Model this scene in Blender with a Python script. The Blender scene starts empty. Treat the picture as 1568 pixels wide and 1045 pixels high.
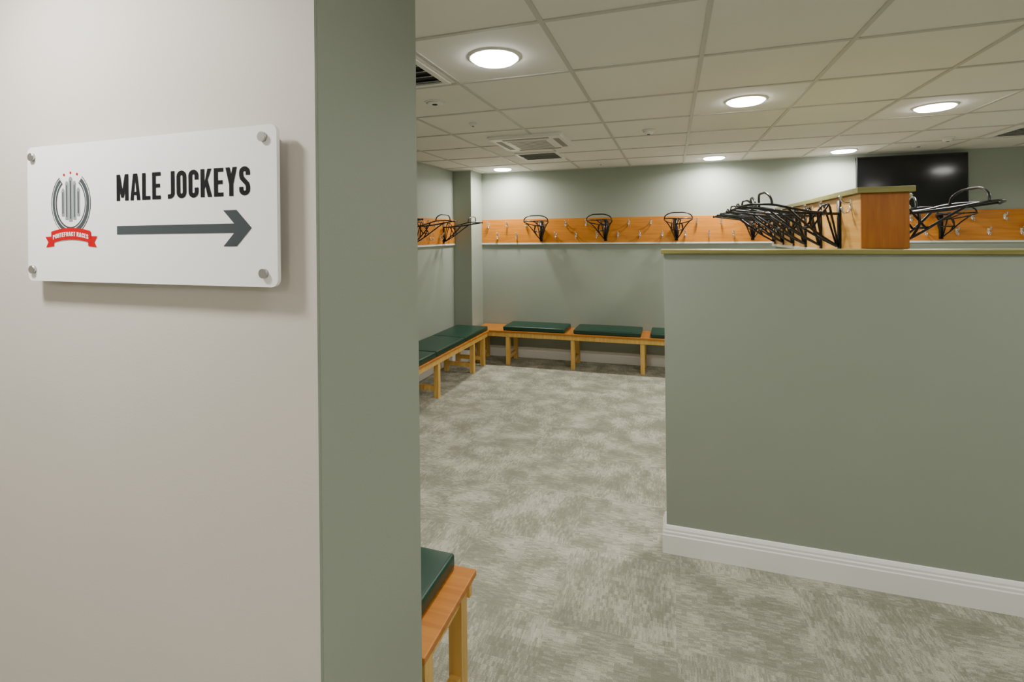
import bpy, bmesh, math, random
from mathutils import Vector, Matrix
random.seed(4)
S = bpy.context.scene
COL = S.collection
CH = 2.43   # ceiling height
CAMH = 1.6

# ------------------------------------------------------------------ materials
def srgb(r, g, b):
    def f(c):
        c /= 255.0
        return c/12.92 if c <= 0.04045 else ((c+0.055)/1.055)**2.4
    return (f(r), f(g), f(b), 1.0)

def new_mat(name):
    m = bpy.data.materials.new(name); m.use_nodes = True
    nt = m.node_tree; b = nt.nodes["Principled BSDF"]
    return m, nt, b

def simple(name, col, rough=0.5, metal=0.0, bump=0.0, bscale=200, var=0.0, spec=0.5):
    m, nt, b = new_mat(name)
    b.inputs["Base Color"].default_value = col
    b.inputs["Roughness"].default_value = rough
    b.inputs["Metallic"].default_value = metal
    b.inputs["Specular IOR Level"].default_value = spec
    tc = nt.nodes.new("ShaderNodeNewGeometry")
    n = nt.nodes.new("ShaderNodeTexNoise"); n.inputs["Scale"].default_value = bscale
    n.inputs["Detail"].default_value = 3
    nt.links.new(tc.outputs["Position"], n.inputs["Vector"])
    if bump > 0:
        bp = nt.nodes.new("ShaderNodeBump"); bp.inputs["Strength"].default_value = bump
        bp.inputs["Distance"].default_value = 0.002
        nt.links.new(n.outputs["Fac"], bp.inputs["Height"])
        nt.links.new(bp.outputs["Normal"], b.inputs["Normal"])
    if var > 0:
        n2 = nt.nodes.new("ShaderNodeTexNoise"); n2.inputs["Scale"].default_value = 1.7
        nt.links.new(tc.outputs["Position"], n2.inputs["Vector"])
        r = nt.nodes.new("ShaderNodeValToRGB")
        c = col
        r.color_ramp.elements[0].position = 0.3; r.color_ramp.elements[1].position = 0.7
        r.color_ramp.elements[0].color = (c[0]*(1-var), c[1]*(1-var), c[2]*(1-var), 1)
        r.color_ramp.elements[1].color = (min(1, c[0]*(1+var)), min(1, c[1]*(1+var)), min(1, c[2]*(1+var)), 1)
        nt.links.new(n2.outputs["Fac"], r.inputs["Fac"])
        nt.links.new(r.outputs["Color"], b.inputs["Base Color"])
    return m

def wood(name, c1, c2, axis=0, rough=0.45, sc=6):
    m, nt, b = new_mat(name)
    tc = nt.nodes.new("ShaderNodeNewGeometry")
    mp = nt.nodes.new("ShaderNodeMapping")
    s = [sc*5, sc*5, sc*5]; s[axis] = sc*0.35
    mp.inputs["Scale"].default_value = s
    n = nt.nodes.new("ShaderNodeTexNoise"); n.inputs["Scale"].default_value = 1.0
    n.inputs["Detail"].default_value = 6; n.inputs["Distortion"].default_value = 0.6
    r = nt.nodes.new("ShaderNodeValToRGB")
    r.color_ramp.elements[0].position = 0.35; r.color_ramp.elements[0].color = c1
    r.color_ramp.elements[1].position = 0.65; r.color_ramp.elements[1].color = c2
    nt.links.new(tc.outputs["Position"], mp.inputs["Vector"])
    nt.links.new(mp.outputs["Vector"], n.inputs["Vector"])
    nt.links.new(n.outputs["Fac"], r.inputs["Fac"])
    nt.links.new(r.outputs["Color"], b.inputs["Base Color"])
    b.inputs["Roughness"].default_value = rough
    return m

M_green = simple("paint_sage", srgb(154, 163, 150), 0.55, bump=0.12, var=0.02)
M_warm = simple("paint_warm_grey", srgb(208, 203, 195), 0.6, bump=0.12, var=0.02)
M_white = simple("white_gloss_paint", srgb(252, 252, 250), 0.3)
M_strip = simple("pale_strip_paint", srgb(222, 226, 218), 0.4)
M_tile = simple("ceiling_tile", srgb(240, 238, 232), 0.85, bump=0.12, bscale=320, var=0.015)
M_tbar = simple("ceiling_bar_metal", srgb(202, 201, 195), 0.5)
M_orange = wood("rail_veneer", srgb(188, 112, 24), srgb(206, 132, 38), 0, 0.4, 8)
M_orange_d = wood("rail_veneer_end", srgb(160, 92, 16), srgb(176, 106, 28), 2, 0.45, 10)
M_pine = wood("pine_rail", srgb(214, 152, 70), srgb(230, 178, 98), 1, 0.4, 8)
M_pineleg = wood("pine_leg", srgb(206, 160, 74), srgb(228, 186, 102), 2, 0.4, 8)
M_seat = wood("bench_top_wood", srgb(172, 104, 26), srgb(192, 124, 40), 0, 0.42, 7)
M_cap = wood("olive_cap_wood", srgb(126, 122, 64), srgb(146, 142, 80), 0, 0.4, 8)
M_cush = simple("green_vinyl", srgb(12, 56, 40), 0.36, bump=0.2, bscale=350)
M_black = simple("black_powdercoat", srgb(18, 18, 20), 0.3)
M_chrome = simple("chrome", srgb(235, 235, 235), 0.2, 1.0)
M_steel = simple("brushed_steel", srgb(190, 190, 188), 0.35, 1.0)
M_acryl = simple("white_acrylic", srgb(254, 254, 255), 0.12)
M_ink = simple("ink_black", srgb(18, 18, 22), 0.5, spec=0.2)
M_grey = simple("ink_grey", srgb(66, 74, 78), 0.5, spec=0.2)
M_lgrey = simple("ink_light_grey", srgb(140, 148, 150), 0.5, spec=0.2)
M_red = simple("ink_red", srgb(190, 0, 16), 0.6, spec=0.1)
M_wink = simple("ink_white", srgb(250, 250, 250), 0.4)
M_tv = simple("tv_screen", srgb(8, 9, 11), 0.12)
M_dark = simple("vent_dark", srgb(30, 30, 30), 0.7)
M_plas = simple("white_plastic", srgb(238, 238, 234), 0.4)

def emis(name, col, s):
    m, nt, b = new_mat(name)
    b.inputs["Base Color"].default_value = (0.8, 0.8, 0.8, 1)
    b.inputs["Emission Color"].default_value = col
    b.inputs["Emission Strength"].default_value = s
    return m
M_led = emis("led_diffuser", (1, 0.97, 0.92, 1), 42)

def carpet():
    m, nt, b = new_mat("carpet_tile")
    N = nt.nodes.new; L = nt.links.new
    geo = N("ShaderNodeNewGeometry")
    ck = N("ShaderNodeTexChecker"); ck.inputs["Scale"].default_value = 2.0
    ck.inputs["Color1"].default_value = (0, 0, 0, 1); ck.inputs["Color2"].default_value = (1, 1, 1, 1)
    off = N("ShaderNodeVectorMath"); off.operation = 'ADD'; off.inputs[1].default_value = (0, 0, 0.1)
    L(geo.outputs["Position"], off.inputs[0]); L(off.outputs[0], ck.inputs["Vector"])
    def snap(dx, dy):
        s_ = N("ShaderNodeVectorMath"); s_.operation = 'SNAP'; s_.inputs[1].default_value = (dx, dy, 1)
        L(off.outputs[0], s_.inputs[0]); return s_.outputs[0]
    A = snap(0.022, 0.005); B = snap(0.005, 0.022)     # loop-pile rows, quarter-turned
    def streak(src, sx, sy, det=3, rough=0.6):
        mp = N("ShaderNodeMapping"); mp.inputs["Scale"].default_value = (sx, sy, 1)
        L(src, mp.inputs["Vector"])
        n = N("ShaderNodeTexNoise"); n.inputs["Scale"].default_value = 1; n.inputs["Detail"].default_value = det
        n.inputs["Roughness"].default_value = rough
        L(mp.outputs[0], n.inputs["Vector"]); return n.outputs["Fac"]
    def mixf(a, c):
        mx = N("ShaderNodeMix"); mx.data_type = 'FLOAT'
        L(ck.outputs["Fac"], mx.inputs[0]); L(a, mx.inputs[2]); L(c, mx.inputs[3])
        return mx.outputs[0]
    def white(src):
        w_ = N("ShaderNodeTexWhiteNoise"); w_.noise_dimensions = '3D'; L(src, w_.inputs["Vector"]); return w_.outputs["Value"]
    patch = mixf(streak(A, 4.5, 8.0, 3), streak(B, 8.0, 4.5, 3))
    big = mixf(streak(A, 4.6, 4.6, 2), streak(B, 4.6, 4.6, 2))
    mid = mixf(streak(A, 24, 75, 3, .7), streak(B, 75, 24, 3, .7))
    dash = mixf(white(A), white(B))
    spk = streak(geo.outputs["Position"], 240, 240, 2)
    def madd(x, k, add):
        n = N("ShaderNodeMath"); n.operation = 'MULTIPLY_ADD'
        L(x, n.inputs[0]); n.inputs[1].default_value = k
        if isinstance(add, float): n.inputs[2].default_value = add
        else: L(add, n.inputs[2])
        return n.outputs[0]
    v = madd(patch, 0.45, -0.60)
    v = madd(big, 0.60, v)
    v = madd(mid, 0.60, v)
    v = madd(dash, 0.10, v)
    v = madd(spk, 0.45, v)
    r = N("ShaderNodeValToRGB")
    e = r.color_ramp.elements
    e[0].position = 0.36; e[0].color = srgb(138, 140, 124)
    e[1].position = 0.74; e[1].color = srgb(204, 204, 188)
    k = e.new(0.50); k.color = srgb(158, 159, 143)
    k = e.new(0.58); k.color = srgb(182, 182, 165)
    L(v, r.inputs["Fac"]); L(r.outputs["Color"], b.inputs["Base Color"])
    b.inputs["Roughness"].default_value = 0.95; b.inputs["Specular IOR Level"].default_value = 0.1
    f = N("ShaderNodeTexNoise"); f.inputs["Scale"].default_value = 220; L(geo.outputs["Position"], f.inputs["Vector"])
    bp = N("ShaderNodeBump"); bp.inputs["Strength"].default_value = 0.5; bp.inputs["Distance"].default_value = 0.004
    L(f.outputs["Fac"], bp.inputs["Height"]); L(bp.outputs["Normal"], b.inputs["Normal"])
    return m
M_carpet = carpet()

# ------------------------------------------------------------------ helpers
def obj_from_bm(name, bm, mats, parent=None, smooth=False):
    me = bpy.data.meshes.new(name)
    bmesh.ops.recalc_face_normals(bm, faces=bm.faces)
    bm.to_mesh(me); bm.free()
    for m in (mats if isinstance(mats, (list, tuple)) else [mats]): me.materials.append(m)
    if smooth:
        for p in me.polygons: p.use_smooth = True
    o = bpy.data.objects.new(name, me); COL.objects.link(o)
    if parent: o.parent = parent
    return o

def bm_box(bm, x0, x1, y0, y1, z0, z1, mi=0):
    vs = [bm.verts.new(p) for p in [(x0,y0,z0),(x1,y0,z0),(x1,y1,z0),(x0,y1,z0),(x0,y0,z1),(x1,y0,z1),(x1,y1,z1),(x0,y1,z1)]]
    fs = []
    for q in [(0,3,2,1),(4,5,6,7),(0,1,5,4),(1,2,6,5),(2,3,7,6),(3,0,4,7)]:
        f = bm.faces.new([vs[i] for i in q]); f.material_index = mi; fs.append(f)
    return fs

def box(name, x0, x1, y0, y1, z0, z1, mat, bevel=0.0, parent=None, seg=2):
    bm = bmesh.new(); bm_box(bm, x0, x1, y0, y1, z0, z1)
    if bevel > 0:
        bmesh.ops.bevel(bm, geom=bm.edges[:], offset=bevel, segments=seg, affect='EDGES', profile=0.5)
    return obj_from_bm(name, bm, mat, parent)

def empty(name, loc=(0, 0, 0)):
    e = bpy.data.objects.new(name, None); e.empty_display_size = 0.1
    e.location = loc; COL.objects.link(e); return e

def catmull(pts, n=6, closed=False):
    P = [Vector(p) for p in pts]; out = []
    m = len(P)
    rng = range(m) if closed else range(m-1)
    for i in rng:
        if closed: p0, p1, p2, p3 = P[(i-1) % m], P[i], P[(i+1) % m], P[(i+2) % m]
        else: p0, p1, p2, p3 = P[max(i-1, 0)], P[i], P[i+1], P[min(i+2, m-1)]
        for k in range(n):
            t = k/n
            out.append(0.5*((2*p1)+(-p0+p2)*t+(2*p0-5*p1+4*p2-p3)*t*t+(-p0+3*p1-3*p2+p3)*t**3))
    if not closed: out.append(P[-1])
    return out

def tube(bm, pts, r, closed=False, seg=8, mi=0):
    P = [Vector(p) for p in pts]; n = len(P); rings = []
    up = Vector((0.03, 0.11, 1)).normalized(); prev = None
    for i in range(n):
        if closed: t = (P[(i+1) % n]-P[(i-1) % n])
        else: t = P[min(i+1, n-1)]-P[max(i-1, 0)]
        t.normalize()
        if prev is None:
            a = t.cross(up)
            if a.length < 0.1: a = t.cross(Vector((1, 0, 0)))
        else:
            a = prev - t*prev.dot(t)
        a.normalize(); prev = a; b = t.cross(a)
        rings.append([bm.verts.new(P[i]+r*(math.cos(k*2*math.pi/seg)*a+math.sin(k*2*math.pi/seg)*b)) for k in range(seg)])
    for i in range(n if closed else n-1):
        A, B = rings[i], rings[(i+1) % n]
        sh = 0
        if closed and i == n-1:
            sh = min(range(seg), key=lambda s: sum((A[k].co-B[(k+s) % seg].co).length for k in range(seg)))
        for k in range(seg):
            f = bm.faces.new([A[k], A[(k+1) % seg], B[(k+1+sh) % seg], B[(k+sh) % seg]]); f.material_index = mi; f.smooth = True
    if not closed:
        for R in (rings[0], rings[-1]):
            f = bm.faces.new(R); f.material_index = mi

def cyl(bm, c, axis, r, h, seg=24, mi=0, r2=None):
    r2 = r if r2 is None else r2
    c = Vector(c); ax = Vector(axis).normalized()
    a = ax.orthogonal().normalized(); b = ax.cross(a)
    A = [bm.verts.new(c+r*(math.cos(t)*a+math.sin(t)*b)) for t in [k*2*math.pi/seg for k in range(seg)]]
    B = [bm.verts.new(c+ax*h+r2*(math.cos(t)*a+math.sin(t)*b)) for t in [k*2*math.pi/seg for k in range(seg)]]
    for k in range(seg):
        f = bm.faces.new([A[k], A[(k+1) % seg], B[(k+1) % seg], B[k]]); f.material_index = mi; f.smooth = True
    for R in (A, B):
        f = bm.faces.new(R); f.material_index = mi

def sweep(name, path, profile, mat, side=1):
    P = [Vector(p) for p in path]; n = len(P); bm = bmesh.new(); rings = []
    def nrm(a, b):
        d = (b-a).normalized(); return Vector((-d.y, d.x))*side
    for i in range(n):
        if i == 0: m = nrm(P[0], P[1])
        elif i == n-1: m = nrm(P[-2], P[-1])
        else:
            n1, n2 = nrm(P[i-1], P[i]), nrm(P[i], P[i+1]); m = (n1+n2); m = m/ (1+n1.dot(n2))
        rings.append([bm.verts.new((P[i].x+m.x*o, P[i].y+m.y*o, z)) for o, z in profile])
    k = len(profile)
    for i in range(n-1):
        for j in range(k):
            bm.faces.new([rings[i][j], rings[i][(j+1) % k], rings[i+1][(j+1) % k], rings[i+1][j]])
    bm.faces.new(rings[0]); bm.faces.new(rings[-1])
    return obj_from_bm(name, bm, mat)
SK = [(0.0005, 0.001), (0.02, 0.001), (0.02, 0.092), (0.0165, 0.097), (0.0165, 0.108), (0.012, 0.113), (0.012, 0.122), (0.006, 0.134), (0.0005, 0.137)]

# ------------------------------------------------------------------ room shell
XR = 4.2; XL = -2.67; YB = 6.19
box("floor", -4.1, XR+.1, -2.3, YB+.1, -0.1, 0, M_carpet)
box("ceiling", -4.1, XR+.1, -2.3, YB+.1, CH, CH+.1, M_tile)
box("wall_back", -4.1, XR+.1, YB, YB+.1, 0, CH, M_green)
box("wall_left", XL-.1, XL, 1.2, YB, 0, CH, M_green)
box("wall_right", XR, XR+.1, -2.2, YB, 0, CH, M_green)
box("wall_rear", -4.1, XR+.1, -2.3, -2.2, 0, CH, M_warm)
box("wall_hall_left", -4.1, -4.0, -2.2, 0.8, 0, CH, M_warm)
box("wall_pillar", XL, -2.42, 5.81, YB, 0, CH, M_green, 0.003)
bm = bmesh.new(); fs = bm_box(bm, -4.1, -0.656, 0.8, 1.2, 0, CH)
fs[2].material_index = 1
be = [e for e in bm.edges if abs(e.verts[0].co.x+0.656) < 1e-4 and abs(e.verts[1].co.x+0.656) < 1e-4 and abs(e.verts[0].co.z-e.verts[1].co.z) > 1]
bmesh.ops.bevel(bm, geom=be, offset=0.004, segments=3, affect='EDGES')
obj_from_bm("wall_entry", bm, [M_green, M_warm])
box("wall_half", -0.04, XR, 2.60, 2.72, 0, 1.497, M_green, 0.002)
box("trim_half_wall_cap", -0.055, XR, 2.585, 2.735, 1.497, 1.518, M_cap, 0.003)

sweep("baseboard_back", [(-2.42, YB), (XR, YB)], SK, M_white, -1)
sweep("baseboard_left", [(XL, 1.2), (XL, 5.81), (-2.42, 5.81), (-2.42, YB-.02)], SK, M_white, -1)
sweep("baseboard_half_wall", [(XR, 2.60), (-0.04, 2.60), (-0.04, 2.72), (XR, 2.72)], SK, M_white, 1)
sweep("baseboard_entry", [(-4.0, 0.8), (-0.656, 0.8), (-0.656, 1.2), (XL, 1.2)], SK, M_white, -1)

# ceiling grid bars
bm = bmesh.new(); G = 0.615; w = 0.010
x = -0.475-G*6
while x < XR:
    if x > -4: bm_box(bm, x-w, x+w, -2.2, YB, CH-0.006, CH)
    x += G
y = 1.86-G*6
while y < YB-.1:
    bm_box(bm, -4, XR, y-w, y+w, CH-0.0055, CH)
    y += G
obj_from_bm("trim_ceiling_grid", bm, M_tbar)
bm = bmesh.new()
bm_box(bm, -2.42, XR, YB-0.022, YB, CH-0.008, CH)
bm_box(bm, XL, XL+.022, 1.2, 5.81, CH-0.008, CH)
bm_box(bm, XL, -2.42, 5.788, 5.81, CH-0.008, CH)
bm_box(bm, -2.42, -2.398, 5.81, YB, CH-0.008, CH)
obj_from_bm("trim_ceiling_edge", bm, M_tbar)

# ------------------------------------------------------------------ lights
def downlight(x, y, power=24, spread=165):
    e = empty("ceiling_downlight", (x, y, CH))
    bm = bmesh.new()
    prof = [(0.108, -0.001), (0.108, -0.006), (0.114, -0.008), (0.122, -0.005), (0.124, -0.0)]
    seg = 40; R = [[bm.verts.new((r*math.cos(t), r*math.sin(t), z)) for r, z in prof] for t in [k*2*math.pi/seg for k in range(seg)]]
    for k in range(seg):
        for j in range(len(prof)-1):
            bm.faces.new([R[k][j], R[k][j+1], R[(k+1) % seg][j+1], R[(k+1) % seg][j]])
    obj_from_bm("trim_ring", bm, M_plas, e, True)
    bm = bmesh.new()
    cyl(bm, (0, 0, -0.0005), (0, 0, -1), 0.107, 0.010, 40)
    cyl(bm, (0, 0, -0.0105), (0, 0, -1), 0.107, 0.008, 40, 0, 0.097)
    obj_from_bm("diffuser", bm, M_led, e)
    ld = bpy.data.lights.new("downlight_lamp", 'AREA'); ld.shape = 'DISK'; ld.size = 0.19
    ld.energy = power; ld.color = (1, 0.955, 0.89); ld.spread = math.radians(spread)
    lo = bpy.data.objects.new("lamp", ld); COL.objects.link(lo); lo.parent = e; lo.location = (0, 0, -0.024)
for (x, y, p) in [(-0.78, 2.17, 21), (0.448, 3.40, 21), (1.678, 4.01, 21), (1.678, 5.858, 23), (0.448, 5.858, 23), (-2.01, 5.858, 23),
                  (3.52, 4.01, 19), (3.52, 1.55, 9), (1.678, 1.55, 7), (0.448, 0.325, 5), (-1.395, 0.325, 19), (2.29, -0.9, 9), (-0.78, -1.5, 11), (-3.2, -0.9, 11)]:  # unseen lamps added to even the light; the sign's lamp inferred from its shadow
    downlight(x, y, p)

# ------------------------------------------------------------------ ceiling fittings
def vent(x, y, s=0.21):
    e = empty("ceiling_air_vent", (x, y, CH))
    bm = bmesh.new()
    f = 0.03
    for a in [(-s, s, -s, -s+f), (-s, s, s-f, s), (-s, -s+f, -s+f, s-f), (s-f, s, -s+f, s-f)]:
        bm_box(bm, a[0], a[1], a[2], a[3], -0.012, -0.0005)
    obj_from_bm("frame", bm, M_plas, e)
    bm = bmesh.new(); bm_box(bm, -s+f, s-f, -s+f, s-f, -0.003, -0.0005); obj_from_bm("dark_throat", bm, M_dark, e)
    bm = bmesh.new(); n = 6
    for i in range(n):
        yy = -s+f+(i+0.5)*(2*(s-f))/n
        vs = [bm.verts.new(p) for p in [(-s+f, yy-.012, -.016), (s-f, yy-.012, -.016), (s-f, yy+.008, -.004), (-s+f, yy+.008, -.004)]]
        bm.faces.new(vs)
    o = obj_from_bm("louvres", bm, M_plas, e)
    md = o.modifiers.new("s", 'SOLIDIFY'); md.thickness = 0.0015
vent(-1.395, 2.17, 0.27); vent(-1.30, 5.02, 0.22); vent(2.90, 5.24, 0.24)

def ac():
    e = empty("air_conditioning_cassette", (-1.16, 4.22, CH))
    s = 0.32
    bm = bmesh.new(); bm_box(bm, -s, s, -s, s, -0.03, -0.001)
    bmesh.ops.bevel(bm, geom=[ed for ed in bm.edges if min(v.co.z for v in ed.verts) < -0.02], offset=0.014, segments=3, affect='EDGES')
    obj_from_bm("body", bm, M_plas, e)
    bm = bmesh.new()
    for (a, b_, c_, d) in [(-.2, .2, -.275, -.225), (-.2, .2, .225, .275), (-.275, -.225, -.2, .2), (.225, .275, -.2, .2)]:
        bm_box(bm, a, b_, c_, d, -0.0315, -0.029)
    obj_from_bm("air_slots", bm, simple("ac_slot", srgb(150, 148, 142), 0.6), e)
    bm = bmesh.new(); bm_box(bm, -.18, .18, -.18, .18, -0.036, -0.030); obj_from_bm("centre_grille", bm, M_plas, e)
    bm = bmesh.new()
    for i in range(9): bm_box(bm, -.16, .16, -.16+i*.04-.006, -.16+i*.04+.006, -0.0375, -0.036)
    obj_from_bm("grille_slits", bm, simple("ac_slit", srgb(120, 118, 112), 0.6), e)
ac()

def detector(x, y, r, name, h=0.02):
    bm = bmesh.new()
    cyl(bm, (0, 0, -0.0005), (0, 0, -1), r, h*0.4, 28, 0)
    cyl(bm, (0, 0, -0.0005-h*0.4), (0, 0, -1), r*0.85, h*0.6, 28, 0, r*0.55)
    cyl(bm, (0, 0, -0.0005-h), (0, 0, -1), r*0.25, 0.003, 16, 1)
    o = obj_from_bm(name, bm, [M_plas, M_dark]); o.location = (x, y, CH)
detector(-1.395, 2.78, 0.065, "ceiling_speaker", 0.012)
detector(-1.395, 3.40, 0.03, "motion_sensor")
detector(-0.17, 4.10, 0.05, "smoke_detector", 0.035)
detector(2.35, 5.40, 0.05, "smoke_detector", 0.035)
detector(-0.78, 5.80, 0.035, "motion_sensor")
detector(2.29, 5.80, 0.06, "ceiling_speaker", 0.012)

# ------------------------------------------------------------------ hook rails
def hook_bm(bm, P, out, lat):
    P = Vector(P); o = Vector(out); u = Vector((0, 0, 1)); l = Vector(lat)
    c = [P+l*a+u*b+o*t for t in (0.0, .004) for a, b in ((-.010, -.026), (.010, -.026), (.010, .026), (-.010, .026))]
    vs = [bm.verts.new(q) for q in c]
    for q in [(0,3,2,1),(4,5,6,7),(0,1,5,4),(1,2,6,5),(2,3,7,6),(3,0,4,7)]: bm.faces.new([vs[i] for i in q])
    tube(bm, catmull([P+o*.003+u*.008, P+o*.025+u*.006, P+o*.042+u*.018, P+o*.048+u*.035], 4), 0.0055, seg=6)
    tube(bm, catmull([P+o*.003-u*.008, P+o*.012-u*.035, P+o*.03-u*.042, P+o*.04-u*.022], 4), 0.0055, seg=6)
    for q in (P+o*.048+u*.037, P+o*.04-u*.02):
        mt = Matrix.Translation(q); bmesh.ops.create_uvsphere(bm, u_segments=8, v_segments=6, radius=0.0095, matrix=mt)

def rail(p0, p1, out, z0=1.497, z1=1.805, pitch=0.2, mat=None, th=0.02, strip=True, skip_end=0.1, avoid=(), gap=0.085):
    e = empty("coat_hook_rail", (0, 0, 0))
    p0 = Vector((p0[0], p0[1], 0)); p1 = Vector((p1[0], p1[1], 0)); o = Vector((out[0], out[1], 0))
    q = p1+o*th
    xs = sorted((p0.x, q.x)); ys = sorted((p0.y, q.y))
    box("board", xs[0], xs[1], ys[0], ys[1], z0, z1, mat or M_orange, 0.002, e)
    if strip:
        q = p1+o*(th+.004); xs = sorted((p0.x, q.x)); ys = sorted((p0.y, q.y))
        box("batten", xs[0], xs[1], ys[0], ys[1], z0-.02, z0-0.0005, M_strip, 0.001, e)
    bm = bmesh.new(); d = (p1-p0); Ln = d.length; d.normalize(); t = skip_end; i = 0
    while t < Ln-.04:
        P = p0+d*t
        near = any(abs((P.x if abs(d.x) > .5 else P.y)-a) < gap for a in avoid)
        if not near: hook_bm(bm, P+o*th+Vector((0, 0, 1.735 if i % 2 == 0 else 1.59)), o, d)
        t += pitch*0.5; i += 1
    obj_from_bm("hooks", bm, M_chrome, e)
RX = (-1.60, -0.78, 0.05, 0.87, 1.72, 2.62, 3.45)
RL = (5.48, 4.75, 4.0, 3.25, 2.5)
RD = (3.05, 3.40, 3.75, 4.10, 4.45, 4.80); RE = (3.02, 3.75, 4.5)
rail((-2.42, YB), (XR-.01, YB), (0, -1), pitch=0.26, avoid=RX)
rail((XL, 1.25), (XL, 5.80), (1, 0), pitch=0.26, avoid=RL)

# divider with rails both sides
box("wall_divider", 0.875, 1.025, 2.75, 4.93, 0, 1.78, M_green)
box("trim_divider_end", 0.855, 1.045, 2.738, 2.7495, 1.519, 1.78, M_orange_d, 0.001)
rail((0.875, 2.75), (0.875, 4.93), (-1, 0), z1=1.78, mat=M_pine, pitch=0.35, avoid=RD, skip_end=0.125)
rail((1.025, 2.75), (1.025, 4.93), (1, 0), z1=1.78, mat=M_pine, pitch=0.26, avoid=RE)
box("trim_divider_cap", 0.835, 1.065, 2.72, 4.96, 1.7805, 1.808, M_cap, 0.003)
sweep("baseboard_divider", [(0.875, 2.741), (0.875, 4.93), (1.025, 4.93), (1.025, 2.741)], SK, M_white, 1)

# ------------------------------------------------------------------ saddle racks
def saddle_rack_mesh():
    bm = bmesh.new()
    r = 0.0064
    bm_box(bm, -.018, .018, 0.0005, .007, -.145, .12)
    loop = catmull([(.012, .01, .05), (.05, .10, .055), (.12, .24, .075), (.15, .36, .10), (.10, .45, .105), (0, .485, .10),
                    (-.10, .45, .105), (-.15, .36, .10), (-.12, .24, .075), (-.05, .10, .055), (-.012, .01, .05)], 6)
    tube(bm, loop, r)
    hoop = catmull([(.15, .36, .10), (.135, .365, .14), (.075, .375, .168), (0, .375, .172), (-.075, .375, .168), (-.135, .365, .14), (-.15, .36, .10)], 6)
    tube(bm, hoop, r)
    for s in (-1, 1):
        tube(bm, catmull([(s*.135, .29, .088), (s*.085, .21, .02), (s*.045, .11, -.06), (s*.01, .01, -.125)], 6), r)
        tube(bm, catmull([(s*.055, .12, .058), (s*.065, .12, .0), (s*.04, .10, -.065)], 5), r)
        tube(bm, [(s*.012, .012, -.12), (s*.040, .058, .085), (s*.045, .066, .100), (s*.050, .076, .085), (s*.062, .150, -.025)], r*.85)
    tube(bm, [(-.045, .066, .100), (.045, .066, .100)], r*.85)
    tube(bm, catmull([(0, .008, .052), (0, .2, .06), (0, .38, .085), (0, .485, .10)], 5), r)
    tube(bm, [(-.065, .16, -.02), (.065, .16, -.02)], r)
    mt = Matrix.Translation((0, .49, .10)); bmesh.ops.create_uvsphere(bm, u_segments=10, v_segments=8, radius=.010, matrix=mt)
    me = bpy.data.meshes.new("saddle_rack"); bmesh.ops.recalc_face_normals(bm, faces=bm.faces)
    bm.to_mesh(me); bm.free(); me.materials.append(M_black)
    for p in me.polygons: p.use_smooth = True
    return me
RM = saddle_rack_mesh()
def rack(x, y, ang, z=1.65):
    o = bpy.data.objects.new("saddle_rack", RM); COL.objects.link(o)
    o.location = (x, y, z); o.rotation_euler = (0, 0, math.radians(ang))
for i, x in enumerate(RX): rack(x, YB-.0215, 180 + (4, -5, 3, -3, 5, -4, 2)[i], 1.66)
for i, y in enumerate(RL): rack(XL+.0225, y, -90 + (5, -4, 3, -3, 2)[i])
for i, y in enumerate(RD): rack(0.8525, y, 90 + (3, -4, 5, -3, 4, -5)[i], 1.645)
for i, y in enumerate(RE): rack(1.0475, y, -90 + (4, -4, 3)[i], 1.635)

# ------------------------------------------------------------------ benches
def bench(length, depth, legs, cushions, loc, ang, ov=0.02):
    e = empty("changing_room_bench", loc); e.rotation_euler = (0, 0, math.radians(ang))
    H = 0.425; t = 0.022
    box("seat_top", 0, length, 0, depth, H-t, H, M_seat, 0.004, e)
    box("front_apron", 0.01, length-.01, ov, ov+.02, H-t-.055, H-t, M_pineleg, 0.002, e)
    box("rear_apron", 0.01, length-.01, depth-ov-.02, depth-ov, H-t-.055, H-t, M_pineleg, 0.002, e)
    for i, lx in enumerate(legs):
        bm = bmesh.new()
        bm_box(bm, lx-.024, lx+.024, ov+.0205, ov+.068, 0.001, H-t)
        bm_box(bm, lx-.024, lx+.024, depth-ov-.068, depth-ov-.0205, 0.001, H-t)
        bm_box(bm, lx-.018, lx+.018, ov+.068, depth-ov-.068, 0.07, 0.115)
        bm_box(bm, lx-.018, lx+.018, ov+.068, depth-ov-.068, H-t-.055, H-t)
        obj_from_bm("leg_frame_%d" % (i+1), bm, M_pineleg, e)
    for i, (a, b_) in enumerate(cushions):
        bm = bmesh.new(); bm_box(bm, a, b_, 0.012, depth-.03, H+.001, H+.052)
        bmesh.ops.bevel(bm, geom=bm.edges[:], offset=0.016, segments=4, affect='EDGES', profile=0.6)
        bmesh.ops.subdivide_edges(bm, edges=[ed for ed in bm.edges if ed.calc_length() > .2], cuts=6, use_grid_fill=True)
        for v in bm.verts:
            if v.co.z > H+.045:
                u = (v.co.x-a)/(b_-a); w_ = (v.co.y-.012)/(depth-.042)
                v.co.z += 0.010*max(0, math.sin(math.pi*u))**.5*max(0, math.sin(math.pi*w_))**.5
        obj_from_bm("cushion_%d" % (i+1), bm, M_cush, e, True)
    return e
bx0 = -2.39
legs = [v-bx0 for v in (-2.33, -1.94, -1.13, -.33, .47, 1.27, 2.07, 2.87, 3.67)]
cu = [(-1.99+.875*i-bx0, -1.99+.875*i+.77-bx0) for i in range(7)]
bench(6.3, 0.44, legs, cu, (bx0, 5.735, 0), 0)
by0 = 1.75
bench(5.72-by0, 0.46, [v-by0 for v in (5.66, 5.33, 4.42, 3.5, 2.6, 1.85)], [(v-by0, v+.69-by0) for v in (5.02, 4.32, 3.62, 2.92, 2.22)], (-2.16, by0, 0), 90)
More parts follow.
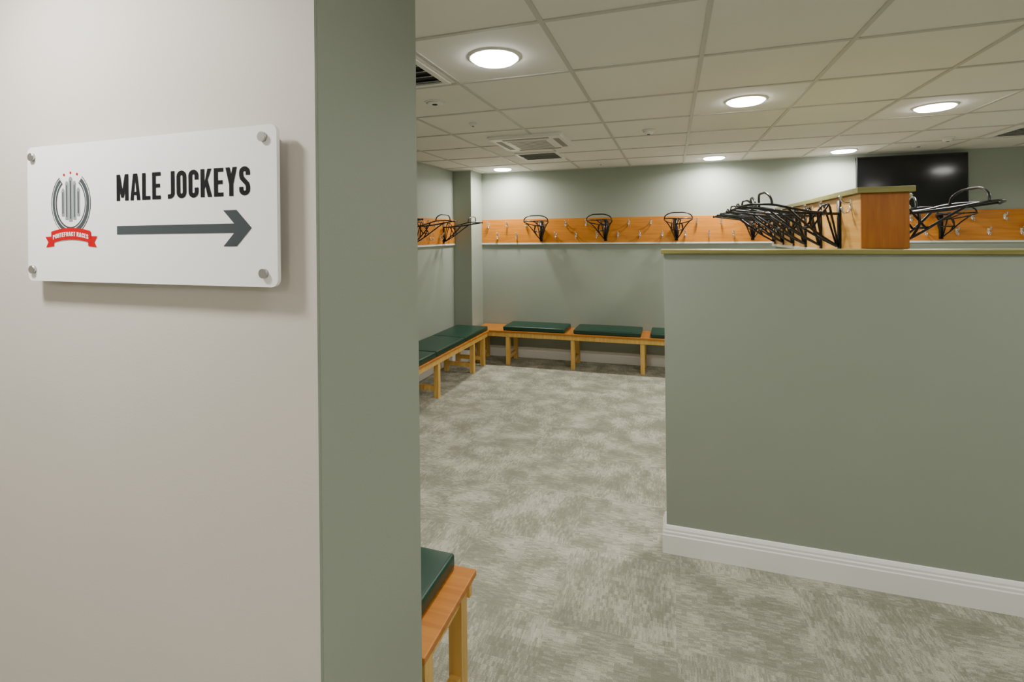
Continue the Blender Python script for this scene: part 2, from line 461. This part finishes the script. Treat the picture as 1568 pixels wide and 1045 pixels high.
bench(1.45, 0.385, [0.045, 0.72, 1.38], [(0.075, 0.76), (0.77, 1.40)], (-0.665, 1.612, 0), 180)

# ------------------------------------------------------------------ television
tv = empty("wall_television", (2.35, YB, 0))
box("casing", -.48, .48, -.075, -.035, 1.83, 2.385, M_black, 0.004, tv)
box("screen", -.47, .47, -.0765, -.0752, 1.845, 2.375, M_tv, 0, tv)
box("wall_bracket", -.15, .15, -.035, -.001, 2.0, 2.2, M_black, 0, tv)

# ------------------------------------------------------------------ sign
SG = empty("wall_sign", (-1.468, 0.778, 1.503))
W, H = 0.742, 0.318
bm = bmesh.new(); R = 0.016; pts = []
for cx, cz, a0 in ((W-R, R, -90), (W-R, H-R, 0), (R, H-R, 90), (R, R, 180)):
    for k in range(7):
        t = math.radians(a0+k*15); pts.append((cx+R*math.cos(t), cz+R*math.sin(t)))
A = [bm.verts.new((x, 0, z)) for x, z in pts]; B = [bm.verts.new((x, -.008, z)) for x, z in pts]
bm.faces.new(A); bm.faces.new(B)
for i in range(len(pts)): bm.faces.new([A[i], A[(i+1) % len(pts)], B[(i+1) % len(pts)], B[i]])
obj_from_bm("acrylic_panel", bm, M_acryl, SG)
bm = bmesh.new()
for (x, z) in ((.021, .027), (.021, H-.024), (W-.032, .027), (W-.032, H-.024)):
    cyl(bm, (x, -.0082, z), (0, -1, 0), .0095, .006, 28)
    cyl(bm, (x, .0005, z), (0, 1, 0), .0085, .021, 24)
obj_from_bm("standoff_bolts", bm, M_steel, SG)

FY = -0.0086
def poly(bm, pts, mi=0, y=FY):
    bm.faces.new([bm.verts.new((p[0], y, p[1])) for p in pts]).material_index = mi
def stroke(pts, s, closed=False):
    P = [Vector(p) for p in pts]; n = len(P); Lf = []; Rt = []
    def nn(a, b):
        d = (b-a).normalized(); return Vector((-d.y, d.x))
    for i in range(n):
        if closed: a, b = nn(P[i-1], P[i]), nn(P[i], P[(i+1) % n])
        elif i == 0: a = b = nn(P[0], P[1])
        elif i == n-1: a = b = nn(P[-2], P[-1])
        else: a, b = nn(P[i-1], P[i]), nn(P[i], P[i+1])
        m = (a+b)/max(0.3, 1+a.dot(b))
        Lf.append(P[i]+m*s/2); Rt.append(P[i]-m*s/2)
    q = []
    for i in range(n if closed else n-1):
        j = (i+1) % n; q.append([Lf[i], Lf[j], Rt[j], Rt[i]])
    return q
def arc(cx, cz, r, a0, a1, n=6):
    return [(cx+r*math.cos(math.radians(a0+(a1-a0)*k/n)), cz+r*math.sin(math.radians(a0+(a1-a0)*k/n))) for k in range(n+1)]
s = 0.165
def glyph(c):
    w = 0.42; h = s/2; r = w/2-h; P = []
    if c == 'M':
        w = 0.56; P += stroke([(h, 0), (h, 1)], s)+stroke([(w-h, 0), (w-h, 1)], s)
        P += [[(0, 1), (s*1.05, 1), (w/2+.06, .12), (w/2-.06, .12)], [(w, 1), (w-s*1.05, 1), (w/2-.06, .12), (w/2+.06, .12)]]
    elif c == 'A':
        w = 0.46; P += [[(0, 0), (s*.95, 0), (w/2+.02, 1), (w/2-.10, 1)], [(w, 0), (w-s*.95, 0), (w/2-.02, 1), (w/2+.10, 1)], [(.11, .19), (w-.11, .19), (w-.11, .32), (.11, .32)]]
    elif c == 'L': w = .37; P += [[(0, 0), (s, 0), (s, 1), (0, 1)], [(s, 0), (w, 0), (w, s*.85), (s, s*.85)]]
    elif c in 'EF':
        w = .38; P += [[(0, 0), (s, 0), (s, 1), (0, 1)]]
        for z in ([0, .5-s*.42, 1-s*.85] if c == 'E' else [.5-s*.42, 1-s*.85]): P += [[(s, z), (w-(.03 if 0.1 < z < .6 else 0), z), (w-(.03 if .1 < z < .6 else 0), z+s*.85), (s, z+s*.85)]]
    elif c == 'J':
        w = .30; P += stroke([(0, h)] + arc(w-h-.12, h+.12, .12, -90, 0)+[(w-h, 1)], s)
    elif c == 'O': P += stroke(arc(h+r, 1-h-r, r, 180, 0, 8)+arc(h+r, h+r, r, 0, -180, 8), s, True)
    elif c == 'C':
        P += stroke([(w-h, .64)]+arc(h+r, 1-h-r, r, 0, 180, 8)+arc(h+r, h+r, r, 180, 360, 8)+[(w-h, .36)], s)
    elif c == 'K':
        w = .46; P += [[(0, 0), (s, 0), (s, 1), (0, 1)], [(s, .28), (s, .52), (w-.18, 1), (w-.01, 1)], [(.18, .50), (.28, .66), (w+.01, 0), (w-.17, 0)]]
    elif c == 'Y':
        w = .45; P += [[(w/2-h, 0), (w/2+h, 0), (w/2+h, .42), (w/2-h, .42)], [(w/2-h, .40), (w/2+h, .40), (.17, 1), (0, 1)], [(w/2-h, .40), (w/2+h, .40), (w, 1), (w-.17, 1)]]
    elif c == 'S':
        P += stroke([(w-h, .70)]+arc(h+r, 1-h-r, r, 0, 180, 8)+[(h, .70), (h+.03, .60), (w-h-.03, .40), (w-h, .30)]+arc(h+r, h+r, r, 0, -180, 8)+[(h, .30)], s)
    elif c in 'PR':
        P += [[(0, 0), (s, 0), (s, 1), (0, 1)]]+stroke([(s, 1-h), (w-h-.08, 1-h)]+arc(w-h-.1, 1-h-.1, .1, 90, 0, 4)+arc(w-h-.1, .45+h+.0+.1, .1, 0, -90, 4)+[(s, .45+h)], s)
        if c == 'R': P += [[(w*.40, .45), (w-.1, .45), (w+.02, 0), (w-.15, 0)]]
    elif c == 'N':
        w = .44; P += [[(0, 0), (s, 0), (s, 1), (0, 1)], [(w-s, 0), (w, 0), (w, 1), (w-s, 1)], [(0, 1), (s, 1), (w, 0), (w-s, 0)]]
    elif c == 'T': w = .38; P += [[(w/2-h, 0), (w/2+h, 0), (w/2+h, 1), (w/2-h, 1)], [(0, 1-s*.85), (w, 1-s*.85), (w, 1), (0, 1)]]
    elif c == ' ': w = .14
    return w, P
def text(name, txt, x0, x1, z0, z1, mat, y=FY, curve=0.0):
    gl = [glyph(c) for c in txt]; gap = .08
    tot = sum(g[0] for g in gl)+gap*(len(gl)-1); sx = (x1-x0)/tot; sz = (z1-z0)
    bm = bmesh.new(); cx = 0; qi = 0
    for w, P in gl:
        for q in P:
            pp = []
            for p in q:
                X = x0+(cx+p[0])*sx; t = (X-x0)/(x1-x0)*2-1
                pp.append((X, z0+p[1]*sz+curve*(1-t*t)))
            qi += 1
            poly(bm, pp, 0, y-0.00001*(qi % 7))
        cx += w+gap
    return obj_from_bm(name, bm, mat, SG)
text("lettering", "MALE JOCKEYS", .303, .677, .181, .239, M_ink)
bm = bmesh.new(); zc = .1165; hh = .0365; sh = .0095
xn = lambda dz: .607+(.645-.607)*(1-abs(dz)/hh)
poly(bm, [(.303, zc-sh), (xn(sh), zc-sh), (.645, zc), (xn(sh), zc+sh), (.303, zc+sh)])
poly(bm, [(.607, zc+hh), (.642, zc+hh), (.680, zc), (.645, zc)])
poly(bm, [(.607, zc-hh), (.645, zc), (.680, zc), (.642, zc-hh)])
obj_from_bm("arrow", bm, M_grey, SG)
# horseshoe logo
bm = bmesh.new(); cx = .153; cz = .181
def shoe(rx, rz, s_, a0=-232, a1=52, n=40, mi=0, y=FY):
    pts = [(cx+rx*math.cos(math.radians(a0+(a1-a0)*k/n)), cz+rz*math.sin(math.radians(a0+(a1-a0)*k/n))) for k in range(n+1)]
    for q in stroke(pts, s_): poly(bm, q, mi, y)
shoe(.055, .062, .0145, -235, 55); shoe(.0525, .0595, .0015, -233, 53, mi=3, y=FY-.0003); shoe(.066, .073, .002, -235, 55, mi=0)
for dx, zb, zt, w_ in ((-.026, -.030, .030, .005), (-.013, -.038, .046, .005), (0, -.042, .056, .006), (.013, -.038, .046, .005), (.026, -.030, .030, .005)):
    poly(bm, [(cx+dx-w_, cz+zb), (cx+dx+w_, cz+zb), (cx+dx+w_, cz+zt), (cx+dx+w_*.4, cz+zt+.005), (cx+dx-w_*.4, cz+zt+.005), (cx+dx-w_, cz+zt)], 1)
    poly(bm, [(cx+dx-w_*.3, cz+zb+.006), (cx+dx+w_*.3, cz+zb+.006), (cx+dx+w_*.3, cz+zt-.004), (cx+dx-w_*.3, cz+zt-.004)], 0, FY-.0003)
for dx, dz in ((-.022, .066), (0, .070), (.022, .066)):
    poly(bm, [(cx+dx+.0032*math.cos(t), cz+dz+.0032*math.sin(t)) for t in [k*math.pi/5 for k in range(10)]], 2)
def rib(x0, x1, z0, z1, crv, mi, y):
    n = 14
    for k in range(n):
        a, b_ = k/n, (k+1)/n; f = lambda t: crv*(1-(2*t-1)**2)
        xa, xb = x0+(x1-x0)*a, x0+(x1-x0)*b_
        poly(bm, [(xa, z0+f(a)), (xb, z0+f(b_)), (xb, z1+f(b_)), (xa, z1+f(a))], mi, y)
rib(cx-.067, cx+.067, .089, .116, .008, 2, FY-.0008)
for s_ in (-1, 1):
    poly(bm, [(cx+s_*.058, .082), (cx+s_*.086, .079), (cx+s_*.078, .091), (cx+s_*.088, .104), (cx+s_*.058, .105)], 2, FY-.0005)
obj_from_bm("horseshoe_logo", bm, [M_grey, M_lgrey, M_red, M_wink], SG)
text("ribbon_lettering", "PONTEFRACT RACES", cx-.060, cx+.060, .0975, .1075, M_wink, FY-.0012, 0.0075)

# ------------------------------------------------------------------ world & camera
wd = bpy.data.worlds.new("world"); S.world = wd; wd.use_nodes = True
wd.node_tree.nodes["Background"].inputs[0].default_value = (0.8, 0.85, 0.9, 1)
wd.node_tree.nodes["Background"].inputs[1].default_value = 0.2

cd = bpy.data.cameras.new("camera"); cam = bpy.data.objects.new("camera", cd); COL.objects.link(cam)
cd.sensor_width = 36; cd.lens = 36*757/1568; cd.shift_y = -162.5/1568; cd.clip_start = 0.02
M = Matrix.Translation((0, 0, CAMH)) @ Matrix.Rotation(math.radians(17.93), 4, 'Z') @ Matrix.Rotation(math.pi/2, 4, 'X') @ Matrix.Rotation(math.radians(-0.6), 4, 'Z')
cam.matrix_world = M
S.camera = cam
